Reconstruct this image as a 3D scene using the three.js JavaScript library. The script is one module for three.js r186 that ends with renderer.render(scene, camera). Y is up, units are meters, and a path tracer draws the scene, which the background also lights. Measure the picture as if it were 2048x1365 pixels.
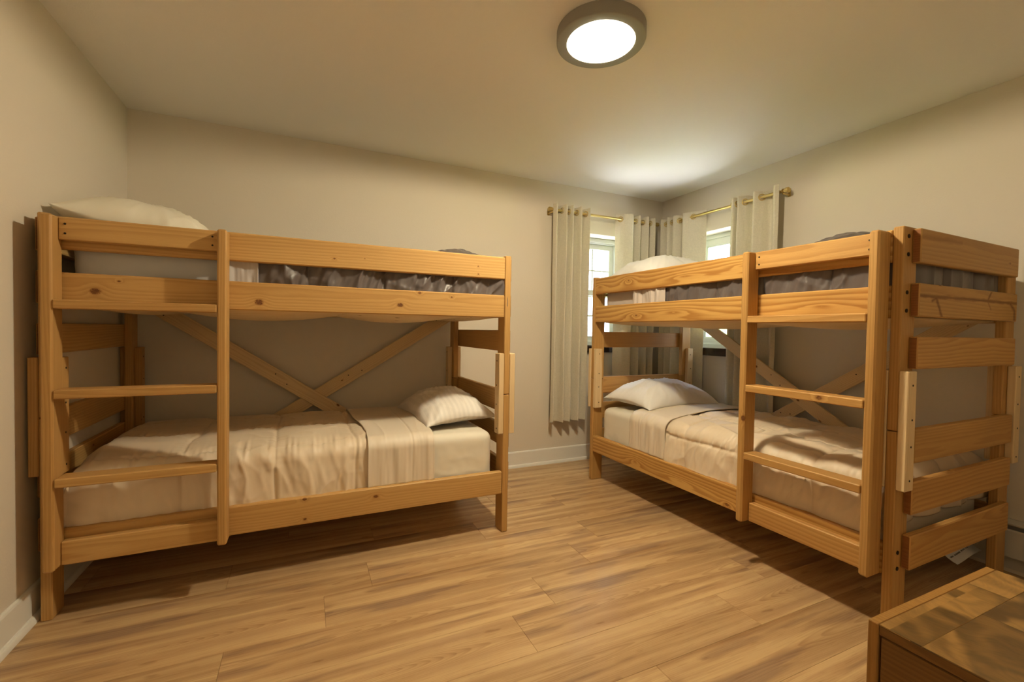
import * as THREE from 'three';
import { mergeGeometries, mergeVertices } from 'three/addons/utils/BufferGeometryUtils.js';
import { RectAreaLightUniformsLib } from 'three/addons/lights/RectAreaLightUniformsLib.js';

// ------------------------------------------------------------------ camera, sky, sun, exposure
RectAreaLightUniformsLib.init();
const scene = new THREE.Scene();
const camera = new THREE.PerspectiveCamera(2 * Math.atan(682.5 / 894.3) * 180 / Math.PI, 2048 / 1365, 0.05, 200);
camera.position.set(1.019, 1.2373, 3.6313);
camera.rotation.set(-0.0235, -0.4323, 0.0158, 'YXZ');
const renderer = new THREE.WebGLRenderer({ antialias: true });
renderer.toneMapping = THREE.LinearToneMapping;
renderer.toneMappingExposure = 1.07;
renderer.shadowMap.enabled = true;
scene.background = new THREE.Color().setRGB(4.8, 5.5, 6.6);      // bright hazy sky
const sun = new THREE.DirectionalLight(new THREE.Color().setRGB(0.96, 0.98, 1), 66);
sun.position.set(-2.2, 30, 5.5); sun.target.position.set(2, 0, 1);
sun.castShadow = true; sun.shadow.mapSize.set(2048, 2048);
Object.assign(sun.shadow.camera, { left: -22, right: 22, top: 22, bottom: -22, near: 1, far: 70 });
scene.add(sun, sun.target);
const LAMP = new THREE.Color().setRGB(1, 0.865, 0.59), LAMP_POWER = 95, LAMP_GLOW = 4.3;
const LAMP_AT = [2.234, 1.912];

const W = 4.407, H = 2.608, XW = -0.015, ZF = 3.9;   // room: back wall z = 0, right wall x = W
const T = 0.038;                                       // board thickness

// ------------------------------------------------------------------ noise and helpers
function rng(seed) { let a = seed >>> 0; return () => { a = (a + 0x6d2b79f5) | 0; let t = Math.imul(a ^ (a >>> 15), 1 | a); t = (t + Math.imul(t ^ (t >>> 7), 61 | t)) ^ t; return ((t ^ (t >>> 14)) >>> 0) / 4294967296; }; }
const PERM = new Float32Array(65536); { const r = rng(77); for (let i = 0; i < 65536; i++) PERM[i] = r() * 2 - 1; }
const h2 = (x, y) => PERM[(Math.imul(x, 374761393) + Math.imul(y, 668265263)) >>> 9 & 65535];
function noise(x, y) {
  const xi = Math.floor(x), yi = Math.floor(y); let fx = x - xi, fy = y - yi;
  fx = fx * fx * (3 - 2 * fx); fy = fy * fy * (3 - 2 * fy);
  const a = h2(xi, yi), b = h2(xi + 1, yi), c = h2(xi, yi + 1), d = h2(xi + 1, yi + 1);
  return a + (b - a) * fx + (c - a) * fy + (a - b - c + d) * fx * fy;
}
function fbm(x, y, n = 4) { let s = 0, a = 0.5; for (let i = 0; i < n; i++) { s += a * noise(x + i * 17.3, y - i * 9.1); x *= 2.03; y *= 2.03; a *= 0.5; } return s; }
const ridge = (x, y) => 1 - Math.abs(noise(x, y));
const clamp = (x, a = 0, b = 1) => Math.min(b, Math.max(a, x));
const smooth = (a, b, x) => { const t = clamp((x - a) / (b - a)); return t * t * (3 - 2 * t); };
const mix = (a, b, t) => a + (b - a) * t;
function texture(w, h, fn, srgb = true, wrap = THREE.RepeatWrapping) {
  const d = new Uint8Array(w * h * 4), o = [0, 0, 0];
  for (let y = 0, i = 0; y < h; y++) for (let x = 0; x < w; x++, i += 4) { fn(x, y, o); d[i] = clamp(o[0], 0, 255); d[i + 1] = clamp(o[1], 0, 255); d[i + 2] = clamp(o[2], 0, 255); d[i + 3] = 255; }
  const t = new THREE.DataTexture(d, w, h);
  t.magFilter = THREE.LinearFilter; t.minFilter = THREE.LinearMipmapLinearFilter; t.generateMipmaps = true;
  t.wrapS = t.wrapT = wrap; if (srgb) t.colorSpace = THREE.SRGBColorSpace; t.needsUpdate = true;
  return t;
}
const names = new Map();
function numbered(n) { const k = names.get(n) ?? 0; names.set(n, k + 1); return k ? n + '_' + String(k).padStart(3, '0') : n; }
const shadowed = (o) => { o.castShadow = o.receiveShadow = true; return o; };
function mesh(name, geometry, material, parent = scene) { const m = shadowed(new THREE.Mesh(geometry, material)); m.name = parent === scene ? numbered(name) : name; parent.add(m); return m; }
function tag(o, label, category, group) { o.userData.label = label; o.userData.category = category; if (group) o.userData.group = group; return o; }
function struct(o) { o.userData.kind = 'structure'; return o; }
function thing(name, pos = [0, 0, 0], turn = 0) { const g = new THREE.Group(); g.name = numbered(name); g.position.set(...pos); g.rotation.y = turn; scene.add(g); return g; }

// a chamfered box, corners (x0,y0,z0)-(x1,y1,z1); uv in metres, grain along the longest side; group 1 = the end grain
let boardCount = 0;
function boardGeo(lo, hi, c = 0.003, opt = {}) {
  const size = [0, 1, 2].map((i) => hi[i] - lo[i]);
  const g = opt.grain ?? size.indexOf(Math.max(...size));
  c = Math.min(c, ...size.map((s) => s * 0.4));
  const pos = [], end = [];
  const P = (sx, sy, sz, k) => { const s = [sx, sy, sz]; return [0, 1, 2].map((i) => (s[i] > 0 ? hi[i] : lo[i]) - (i === k ? 0 : s[i] * c)); };
  const quad = (a, b, d, e, n, isEnd) => {
    const u = [0, 1, 2].map((i) => b[i] - a[i]), v = [0, 1, 2].map((i) => e[i] - a[i]);
    const x = u[1] * v[2] - u[2] * v[1], y = u[2] * v[0] - u[0] * v[2], z = u[0] * v[1] - u[1] * v[0];
    const list = x * n[0] + y * n[1] + z * n[2] > 0 ? [a, b, d, a, d, e] : [a, d, b, a, e, d];
    (isEnd ? end : pos).push([list, n]);
  };
  for (let k = 0; k < 3; k++) for (const s of [-1, 1]) {
    const i = (k + 1) % 3, j = (k + 2) % 3, q = (si, sj) => { const t = [0, 0, 0]; t[k] = s; t[i] = si; t[j] = sj; return P(...t, k); };
    const n = [0, 0, 0]; n[k] = s;
    quad(q(-1, -1), q(1, -1), q(1, 1), q(-1, 1), n, k === g);
  }
  for (let k = 0; k < 3; k++) for (const si of [-1, 1]) for (const sj of [-1, 1]) {
    const i = (k + 1) % 3, j = (k + 2) % 3, q = (sk, f) => { const t = [0, 0, 0]; t[k] = sk; t[i] = si; t[j] = sj; return P(...t, f); };
    const n = [0, 0, 0]; n[i] = si; n[j] = sj;
    quad(q(-1, i), q(1, i), q(1, j), q(-1, j), n, false);
  }
  for (const sx of [-1, 1]) for (const sy of [-1, 1]) for (const sz of [-1, 1]) {
    const a = P(sx, sy, sz, 0), b = P(sx, sy, sz, 1), d = P(sx, sy, sz, 2);
    quad(a, b, d, d, [sx, sy, sz], false); pos[pos.length - 1][0].length = 3;
    const l = pos[pos.length - 1]; const u = [0, 1, 2].map((i) => b[i] - a[i]), v = [0, 1, 2].map((i) => d[i] - a[i]);
    const dot = (u[1] * v[2] - u[2] * v[1]) * sx + (u[2] * v[0] - u[0] * v[2]) * sy + (u[0] * v[1] - u[1] * v[0]) * sz;
    l[0] = dot > 0 ? [a, b, d] : [a, d, b];
  }
  const r = rng(1000 + boardCount++ * 7), offS = opt.s ?? r() * 3, offT = opt.t ?? r() * 3, rot = opt.rot ?? 0;
  const a1 = (g + 1) % 3, a2 = (g + 2) % 3, xyz = [], nor = [], uv = [];
  const put = (list, isEnd) => { for (const [pts, n] of list) { const len = Math.hypot(...n), nn = n.map((x) => x / len);
    for (const p of pts) { xyz.push(...p); nor.push(...nn);
      if (isEnd) uv.push((p[a1] - lo[a1]) * 0.35 + offS, (p[a2] - lo[a2]) + offT);
      else { const across = Math.abs(nn[a1]) > 0.9 ? (p[a2] - lo[a2]) + size[a1] + 0.03 + (nn[a1] > 0 ? 0 : 0.11) : (p[a1] - lo[a1]) + (nn[a2] > 0 ? 0 : size[a1] + size[a2] + 0.05); uv.push((p[g] - lo[g]) + offS, across + offT); }
    } } };
  put(pos, false); const n0 = xyz.length / 3; put(end, true);
  const out = new THREE.BufferGeometry();
  out.setAttribute('position', new THREE.Float32BufferAttribute(xyz, 3));
  out.setAttribute('normal', new THREE.Float32BufferAttribute(nor, 3));
  out.setAttribute('uv', new THREE.Float32BufferAttribute(uv, 2));
  out.addGroup(0, n0, 0); out.addGroup(n0, xyz.length / 3 - n0, 1);
  return out;
}
const plainBox = (lo, hi, c) => { const g = boardGeo(lo, hi, c); g.clearGroups(); return g; };

// cloth: a grid of points f(i/nx, j/ny) given thickness, closed at its edges
function sheet(nx, ny, f, thick, uvScale = 1) {
  const top = [], uv = [], idx = [], v = new THREE.Vector3();
  for (let j = 0; j <= ny; j++) for (let i = 0; i <= nx; i++) { const p = f(i / nx, j / ny); top.push(p[0], p[1], p[2]); uv.push((p[3] ?? p[0]) * uvScale, (p[4] ?? p[2]) * uvScale); }
  const n = (nx + 1) * (ny + 1), at = (i, j) => j * (nx + 1) + i;
  for (let j = 0; j < ny; j++) for (let i = 0; i < nx; i++) { const a = at(i, j), b = at(i + 1, j), c = at(i + 1, j + 1), d = at(i, j + 1); idx.push(a, b, c, a, c, d); }
  const g = new THREE.BufferGeometry();
  g.setAttribute('position', new THREE.Float32BufferAttribute(top, 3)); g.setIndex(idx); g.computeVertexNormals();
  const nr = g.attributes.normal, all = top.slice();
  for (let i = 0; i < n; i++) { v.fromBufferAttribute(nr, i); all.push(top[i * 3] - v.x * thick, top[i * 3 + 1] - v.y * thick, top[i * 3 + 2] - v.z * thick); }
  const full = idx.slice();
  for (let k = 0; k < idx.length; k += 3) full.push(idx[k] + n, idx[k + 2] + n, idx[k + 1] + n);
  const rim = [];
  for (let i = 0; i < nx; i++) rim.push(at(i, 0)); for (let j = 0; j < ny; j++) rim.push(at(nx, j)); for (let i = nx; i > 0; i--) rim.push(at(i, ny)); for (let j = ny; j > 0; j--) rim.push(at(0, j));
  rim.forEach((a, k) => { const b = rim[(k + 1) % rim.length]; full.push(a, a + n, b, b, a + n, b + n); });
  const out = new THREE.BufferGeometry();
  out.setAttribute('position', new THREE.Float32BufferAttribute(all, 3));
  out.setAttribute('uv', new THREE.Float32BufferAttribute([...uv, ...uv], 2));
  out.setIndex(full); out.computeVertexNormals();
  return out;
}
function extrude(points, depth, bevel = 0, holes = []) {
  const s = new THREE.Shape(points.map((p) => new THREE.Vector2(...p)));
  for (const h of holes) s.holes.push(new THREE.Path(h.map((p) => new THREE.Vector2(...p))));
  return new THREE.ExtrudeGeometry(s, { depth, bevelEnabled: bevel > 0, bevelSize: bevel, bevelThickness: bevel, bevelSegments: 2 });
}

// ------------------------------------------------------------------ materials
function woodTexture(seed, o) {
  const w = 2048, h = 256, r = rng(seed), [l, d, k] = [o.light, o.dark, o.knotColor ?? [104, 62, 32]];
  const knots = o.at ? o.at.map((q) => q.slice()) : []; if (!o.at) for (let i = 0; i < (o.knots ?? 4); i++) knots.push([r() * 2.2, 0.02 + r() * 0.24, (o.knotSize ?? 0.006) * (0.35 + r())]);
  const tc = o.tc ?? 0.14 + (r() - 0.5) * 0.16, sx = seed * 13.7;
  return texture(w, h, (x, y, out) => {
    const s = x / w * 2.2, t = y / h * 0.28;
    let depth = (o.depth ?? 0.035) + (o.swing ?? 0.05) * fbm(s * 0.9 + sx, 3.1, 2) + 0.004 * fbm(s * 4 + sx, t * 10, 2);
    let tt = t - tc + 0.012 * fbm(s * 1.4 + sx, 8.8 + t * 3, 2);
    let push = 0, core = 0, rim = 0, eye = 0;
    for (const [es, et, ls, lt, A] of o.eyes ?? []) { const a = (s - es) / ls, b = (t - et) / lt; eye += A * Math.exp(-Math.sqrt(a * a + b * b) * 1.6); }
    for (const [ks, kt, kr] of knots) {
      const a = (s - ks) / (1.5 + 0.3 * Math.sin(ks * 40)), b = t - kt, q = Math.hypot(a, b) / kr; if (q > 9) continue;
      push += Math.exp(-q * q / 7) * 1.6; core = Math.max(core, smooth(1.15, 0.75, q + 0.25 * noise(s * 260, t * 260)));
      rim = Math.max(rim, Math.exp(-((q - 1.05) ** 2) * 12) + 0.3 * Math.exp(-q * q / 5));
    }
    const rr = Math.hypot(tt, depth) / (o.ring ?? 0.0075) + push + eye + 0.22 * fbm(s * 6 + sx, t * 90, 2);
    const f = rr - Math.floor(rr), late = smooth(0.2, 0.85, f) * (1 - smooth(0.88, 1, f));
    const fine = 0.5 + 0.5 * noise(s * 22 + sx, t * 900), tone = fbm(s * 1.1 + sx, t * 9 + 4, 3);
    let m = clamp(late * (o.contrast ?? 0.5) + (fine - 0.5) * (o.fine ?? 0.16) + tone * (o.tone ?? 0.3) + 0.12 + rim * 0.4);
    let streak = 0; for (const [s0, t0, s1, t1, wd, a = 1] of o.streaks ?? []) { const ex = s1 - s0, ey = t1 - t0, q = clamp(((s - s0) * ex + (t - t0) * ey) / (ex * ex + ey * ey)); streak = Math.max(streak, a * smooth(1.3, 0, Math.hypot(s - s0 - q * ex, t - t0 - q * ey) / (wd * 1.5 * (1 + 0.4 * noise(s * 30, t * 60))))); }
    m = clamp(m + streak * 0.6);
    for (let c = 0; c < 3; c++) out[c] = mix(mix(l[c], d[c], m), k[c], clamp(core * (0.8 + 0.3 * noise(s * 220, t * 500)) + rim * 0.1));
  }, true, THREE.MirroredRepeatWrapping);
}
const grainBump = texture(1024, 256, (x, y, o) => { const v = 128 + 60 * noise(x * 0.05, y * 0.9) + 40 * noise(x * 0.16 + 9, y * 0.45); o[0] = o[1] = o[2] = v; }, false, THREE.MirroredRepeatWrapping);
function scaled(t, u, v) { const c = t.clone(); c.repeat.set(u, v); c.needsUpdate = true; return c; }
const bump22 = scaled(grainBump, 1 / 0.8, 1 / 0.2);
function woodMaterials(list, rough = 0.5, extra = {}) {
  return list.map((o, i) => {
    const map = scaled(woodTexture(o.seed, o), 1 / 2.2, 1 / 0.28);
    return new THREE.MeshPhysicalMaterial({ name: 'wood', map, roughness: rough, bumpMap: bump22, bumpScale: 0.00035, specularIntensity: 0.6, ...extra });
  });
}
const honey = { light: [206, 165, 104], dark: [164, 119, 63] }, amber = { light: [212, 168, 98], dark: [152, 99, 43] };
const WOOD_LEFT = woodMaterials([
  { seed: 11, ...honey, knots: 2, knotSize: 0.006, contrast: 0.26, ring: 0.011, depth: 0.03, swing: 0.02 },
  { seed: 12, ...honey, knots: 2, knotSize: 0.005, contrast: 0.3, ring: 0.012, depth: 0.05, swing: 0.03 },
  { seed: 13, light: [198, 156, 96], dark: [158, 113, 60], knots: 3, knotSize: 0.006, contrast: 0.3, ring: 0.009, depth: 0.06, swing: 0.03 }]);
const WOOD_RIGHT = woodMaterials([
  { seed: 21, light: [206, 162, 98], dark: [160, 110, 54], knots: 2, knotSize: 0.009, contrast: 0.36, ring: 0.014, depth: 0.06, swing: 0.06 },
  { seed: 22, light: [204, 159, 96], dark: [158, 109, 54], knots: 4, knotSize: 0.007, contrast: 0.34, ring: 0.016, depth: 0.05, swing: 0.08 },
  { seed: 23, light: [198, 155, 94], dark: [156, 110, 56], knots: 5, knotSize: 0.006, contrast: 0.32, ring: 0.009, depth: 0.06, swing: 0.03 }]);
// the long boards in view, each with its own knots and figure
const RAIL_LEFT = woodMaterials([
  { seed: 14, ...honey, at: [[0.948, 0.128, 0.006], [0.95, 0.026, 0.005], [1.297, 0.092, 0.007], [0.34, 0.05, 0.004]], contrast: 0.26, ring: 0.012, depth: 0.04, swing: 0.02 },
  { seed: 15, ...honey, at: [[0.14, 0.061, 0.012], [0.745, 0.04, 0.0125], [1.417, 0.052, 0.009], [1.523, 0.124, 0.006], [1.708, 0.108, 0.004], [0.218, 0.108, 0.003]], contrast: 0.3, ring: 0.013, depth: 0.03, swing: 0.03 },
  { seed: 16, ...honey, at: [[1.081, 0.046, 0.004], [1.868, 0.02, 0.003], [1.867, 0.066, 0.0028], [1.23, 0.06, 0.002]], contrast: 0.3, ring: 0.014, depth: 0.03, swing: 0.03 }]);
const RAIL_RIGHT = woodMaterials([
  { seed: 24, ...amber, at: [[1.3, 0.02, 0.007]], eyes: [[0.52, 0.06, 0.13, 0.05, 3], [0.95, 0.05, 0.4, 0.05, 2.6]], contrast: 0.5, ring: 0.026, depth: 0.05, swing: 0.03, tc: 0.3 },
  { seed: 25, ...amber, at: [[0.5, 0.047, 0.004]], eyes: [[0.5, 0.047, 0.13, 0.04, 3.4], [0.86, 0.06, 0.42, 0.06, 3.2], [1.78, 0.06, 0.2, 0.04, 2]], contrast: 0.52, ring: 0.036, depth: 0.06, swing: 0.02, tc: 0.3 },
  { seed: 26, ...amber, at: [[0.412, 0.078, 0.004]], eyes: [[0.41, 0.075, 0.1, 0.042, 4], [0.95, 0.055, 0.32, 0.045, 2.6], [1.36, 0.07, 0.22, 0.045, 2.4], [0.06, 0.06, 0.12, 0.04, 1.8]], contrast: 0.52, ring: 0.036, depth: 0.06, swing: 0.02, tc: 0.31 }]);
const END_RIGHT = woodMaterials([
  { seed: 27, light: [200, 158, 94], dark: [108, 66, 28], at: [], contrast: 0.14, ring: 0.012, depth: 0.08, swing: 0.04, fine: 0.1, tone: 0.12, streaks: [[0.944, 0.086, 0, 0.09, 0.006], [0.84, 0.068, 0.806, 0.08, 0.004], [0.806, 0.08, 0.753, 0, 0.007], [0.285, 0.137, 0.328, 0.088, 0.006], [0.328, 0.088, 0.289, 0.05, 0.005, 0.6], [0.077, 0.084, 0.03, 0.054, 0.009], [0.03, 0.054, 0.025, 0, 0.01]] },
  { seed: 28, light: [198, 156, 94], dark: [150, 106, 54], at: [[0.1, 0.06, 0.004]], contrast: 0.24, ring: 0.012, depth: 0.08, swing: 0.04, streaks: [[0.957, 0.103, 0.6, 0.108, 0.009, 0.7]] }]);
const WOOD_PALE = woodMaterials([
  { seed: 31, light: [236, 211, 168], dark: [212, 180, 134], knots: 7, knotSize: 0.006, contrast: 0.4, ring: 0.008, depth: 0.05, swing: 0.03, knotColor: [120, 76, 44] },
  { seed: 32, light: [230, 204, 160], dark: [206, 172, 126], knots: 5, knotSize: 0.005, contrast: 0.35, ring: 0.007, depth: 0.06, swing: 0.02, knotColor: [112, 70, 40] }], 0.62);
const END_GRAIN = new THREE.MeshPhysicalMaterial({ name: 'end_grain', map: WOOD_RIGHT[2].map, color: new THREE.Color(0.55, 0.36, 0.24), roughness: 0.7 });
const END_PALE = new THREE.MeshPhysicalMaterial({ name: 'pale_end_grain', map: WOOD_PALE[1].map, color: new THREE.Color(0.8, 0.74, 0.66), roughness: 0.75 });
const SCREW = new THREE.MeshStandardMaterial({ name: 'dark_screw', color: new THREE.Color(0.03, 0.022, 0.016), roughness: 0.5, metalness: 0.6 });

const wallBump = texture(512, 512, (x, y, o) => { const v = 128 + 70 * noise(x / 4, y / 4) + 40 * noise(x / 11 + 3, y / 11); o[0] = o[1] = o[2] = v; }, false);
const paint = (rgb, rough, reps = 2.2, bs = 0.0004) => new THREE.MeshStandardMaterial({ name: 'paint', color: new THREE.Color(...rgb), roughness: rough, bumpMap: scaled(wallBump, reps, reps), bumpScale: bs });
const M = {
  wall: paint([0.75, 0.68, 0.575], 0.75), ceiling: paint([0.9, 0.865, 0.81], 0.85), trim: paint([0.86, 0.84, 0.78], 0.4, 1, 0.0001),
  outside: paint([0.6, 0.58, 0.52], 0.9), vinyl: new THREE.MeshStandardMaterial({ name: 'window_vinyl', color: new THREE.Color(0.56, 0.575, 0.55), roughness: 0.35 }),
  sill: new THREE.MeshPhysicalMaterial({ name: 'dark_sill', color: new THREE.Color(0.028, 0.014, 0.009), roughness: 0.18, clearcoat: 0.6, clearcoatRoughness: 0.1 }),
  glass: new THREE.MeshPhysicalMaterial({ name: 'glass', color: 0xffffff, transmission: 1, thickness: 0, roughness: 0, ior: 1.45 }),
  brass: new THREE.MeshStandardMaterial({ name: 'brass', color: new THREE.Color(0.66, 0.5, 0.2), roughness: 0.28, metalness: 1 }),
  nickel: new THREE.MeshStandardMaterial({ name: 'satin_ring', color: new THREE.Color(0.3, 0.29, 0.265), roughness: 0.55, metalness: 0.15 }),
  latch: new THREE.MeshStandardMaterial({ name: 'latch_white', color: new THREE.Color(0.7, 0.7, 0.66), roughness: 0.4 }),
  heater: new THREE.MeshStandardMaterial({ name: 'heater_enamel', color: new THREE.Color(0.62, 0.6, 0.54), roughness: 0.45 }),
  black: new THREE.MeshStandardMaterial({ name: 'dark_fins', color: new THREE.Color(0.02, 0.02, 0.02), roughness: 0.7 }),
};

// ------------------------------------------------------------------ the room
const FLOOR_W = 2048, FLOOR_H = 2048, ROWS = 6, PLANK = [1.312, 0.2375];       // six plank prints
const floorMap = texture(FLOOR_W, FLOOR_H, (x, y, o) => {
  const each = FLOOR_H / ROWS, row = Math.min(ROWS - 1, Math.floor(y / each)), s = x / FLOOR_W * PLANK[0], t = (y - row * each) / each * PLANK[1], k = row * 31.7 + 4;
  const warp = 0.016 * fbm(s * 2.2 + k, t * 12 + 3, 3), tt = t + warp;
  const streak = fbm(s * 0.9 + k, tt * 34 + k, 4), broad = fbm(s * 1.5 + k * 2, tt * 9 + 7, 3), smudge = smooth(0.12, 0.5, fbm(s * 2.1 + k * 3, tt * 20 + 11, 4));
  const ringD = Math.hypot(tt - 0.12 + 0.06 * noise(k, 1), 0.02 + 0.07 * fbm(s * 1.2 + k, 5, 2)) / 0.0062, f = ringD - Math.floor(ringD), late = smooth(0.3, 0.9, f) * (1 - smooth(0.9, 1, f));
  const heart = Math.exp(-(((tt - 0.12 + 0.06 * noise(k, 1)) / 0.035) ** 2));
  const fine = noise(s * 20 + k, t * 800), pore = smooth(0.45, 0.85, noise(s * 14 + k, t * 520 + 5)), flake = smooth(0.5, 0.75, noise(s * 7 + k, t * 60));
  const knot = smooth(0.5, 0.68, fbm(s * 6 + k * 3, t * 22, 3));
  const m = clamp(0.24 + streak * 0.42 + broad * 0.28 + smudge * 0.42 + late * (0.06 + 0.16 * heart) + fine * 0.05 - flake * 0.07 + knot * 0.3);
  const grey = clamp(smudge * 0.7 + smooth(0.05, 0.4, fbm(s * 0.9 + k, t * 7 + 40, 2)) * 0.4);
  const A = [210, 176, 130], B = [142, 104, 70], C = [146, 116, 92], tint = 1 + 0.045 * noise(k * 1.9, 2);
  for (let c = 0; c < 3; c++) o[c] = (mix(A[c], mix(B[c], C[c], grey), m) - pore * 9) * tint;
});
const floorMat = new THREE.MeshPhysicalMaterial({ name: 'vinyl_plank', map: floorMap, roughness: 0.25, bumpMap: scaled(grainBump, 2, 6), bumpScale: 0.00004, specularIntensity: 1 });
{
  const floor = struct(mesh('floor', plainBox([-0.3, -0.12, -0.2], [W + 0.2, -0.006, ZF + 0.2], 0.001), new THREE.MeshStandardMaterial({ name: 'subfloor', color: new THREE.Color(0.05, 0.035, 0.025), roughness: 0.9 })));
  const r = rng(5), [len, pw] = PLANK, joints = { 0: 1.315, 1: 1.1, 2: 2.053, 3: 1.837, 4: 2.79, 5: 2.206 };
  for (let k = -6; k < 16; k++) {
    const z0 = 1.193 + k * pw, z1 = Math.min(z0 + pw, ZF); if (z0 >= ZF) break;
    let x = joints[k] !== undefined ? joints[k] - 3 * len : -r() * len - 0.4;
    for (; x < W; x += len) {
      const a = Math.max(x, XW), b = Math.min(x + len, W), za = Math.max(z0, 0); if (b - a < 0.01 || z1 - za < 0.01) { r(); r(); continue; }
      const row = Math.floor(r() * ROWS), flip = r() < 0.5, g = plainBox([a + 0.0004, -0.008, za + 0.0004], [b - 0.0004, 0, z1 - 0.0004], 0.0009), p = g.attributes.position, uv = g.attributes.uv;
      for (let i = 0; i < p.count; i++) { let u = (p.getX(i) - x) / len, v = (p.getZ(i) - z0) / pw; if (flip) { u = 1 - u; v = 1 - v; } uv.setXY(i, clamp(u, 0.002, 0.998), (row + clamp(v, 0.01, 0.99)) / ROWS); }
      mesh('plank', g, floorMat, floor);
    }
  }
}
struct(mesh('ceiling', plainBox([-0.3, H, -0.3], [W + 0.3, H + 0.2, ZF + 0.3], 0.001), M.ceiling));
struct(mesh('wall_left', plainBox([XW - 0.2, -0.1, -0.2], [XW, H, ZF + 0.2], 0.001), M.wall));
struct(mesh('wall_front', plainBox([XW, -0.1, ZF], [W, H, ZF + 0.2], 0.001), M.wall));
const OPEN = { bottom: 1.04, top: 2.185 }, WB = [3.185, 3.985], WR = [0.335, 1.135], DEEP = 0.2;
{
  const hole = (a, b) => [[a, OPEN.bottom], [a, OPEN.top], [b, OPEN.top], [b, OPEN.bottom]];
  struct(mesh('wall_back', extrude([[XW - 0.2, -0.1], [W + DEEP, -0.1], [W + DEEP, H], [XW - 0.2, H]], DEEP, 0, [hole(...WB)]).translate(0, 0, -DEEP), M.wall));
  const g = extrude([[0, -0.1], [ZF + 0.2, -0.1], [ZF + 0.2, H], [0, H]], DEEP, 0, [hole(...WR)]);
  g.applyMatrix4(new THREE.Matrix4().makeBasis(new THREE.Vector3(0, 0, 1), new THREE.Vector3(0, 1, 0), new THREE.Vector3(-1, 0, 0)));
  struct(mesh('wall_right', g.translate(W + DEEP, 0, 0), M.wall));
}
// skirting: a board with a small rounded shoe moulding
function skirting(name, a, b, turn, at) {
  const L = b - a, g = struct(thing(name, at, turn));
  const run = (prof) => { const e = extrude(prof, L); e.rotateY(Math.PI / 2); return e.translate(a, 0, 0); };   // profile x = out of the wall, y up
  mesh('skirting_board', run([[0, 0], [-0.014, 0], [-0.014, 0.132], [-0.011, 0.14], [-0.004, 0.143], [0, 0.143]]), M.trim, g);
  const shoe = [[-0.014, 0]]; for (let i = 0; i <= 6; i++) { const q = i / 6 * Math.PI / 2; shoe.push([-0.014 - 0.018 * Math.cos(q), 0.026 * Math.sin(q)]); }
  mesh('shoe_moulding', run(shoe), M.trim, g);
}
skirting('baseboard_back', XW, W, 0, [0, 0, 0]);
skirting('baseboard_left', -ZF, 0, Math.PI / 2, [XW, 0, 0]);
skirting('baseboard_right', 0, 2.0, -Math.PI / 2, [W, 0, 0]);
skirting('baseboard_front', -W, -XW, Math.PI, [0, 0, ZF]);

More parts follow.
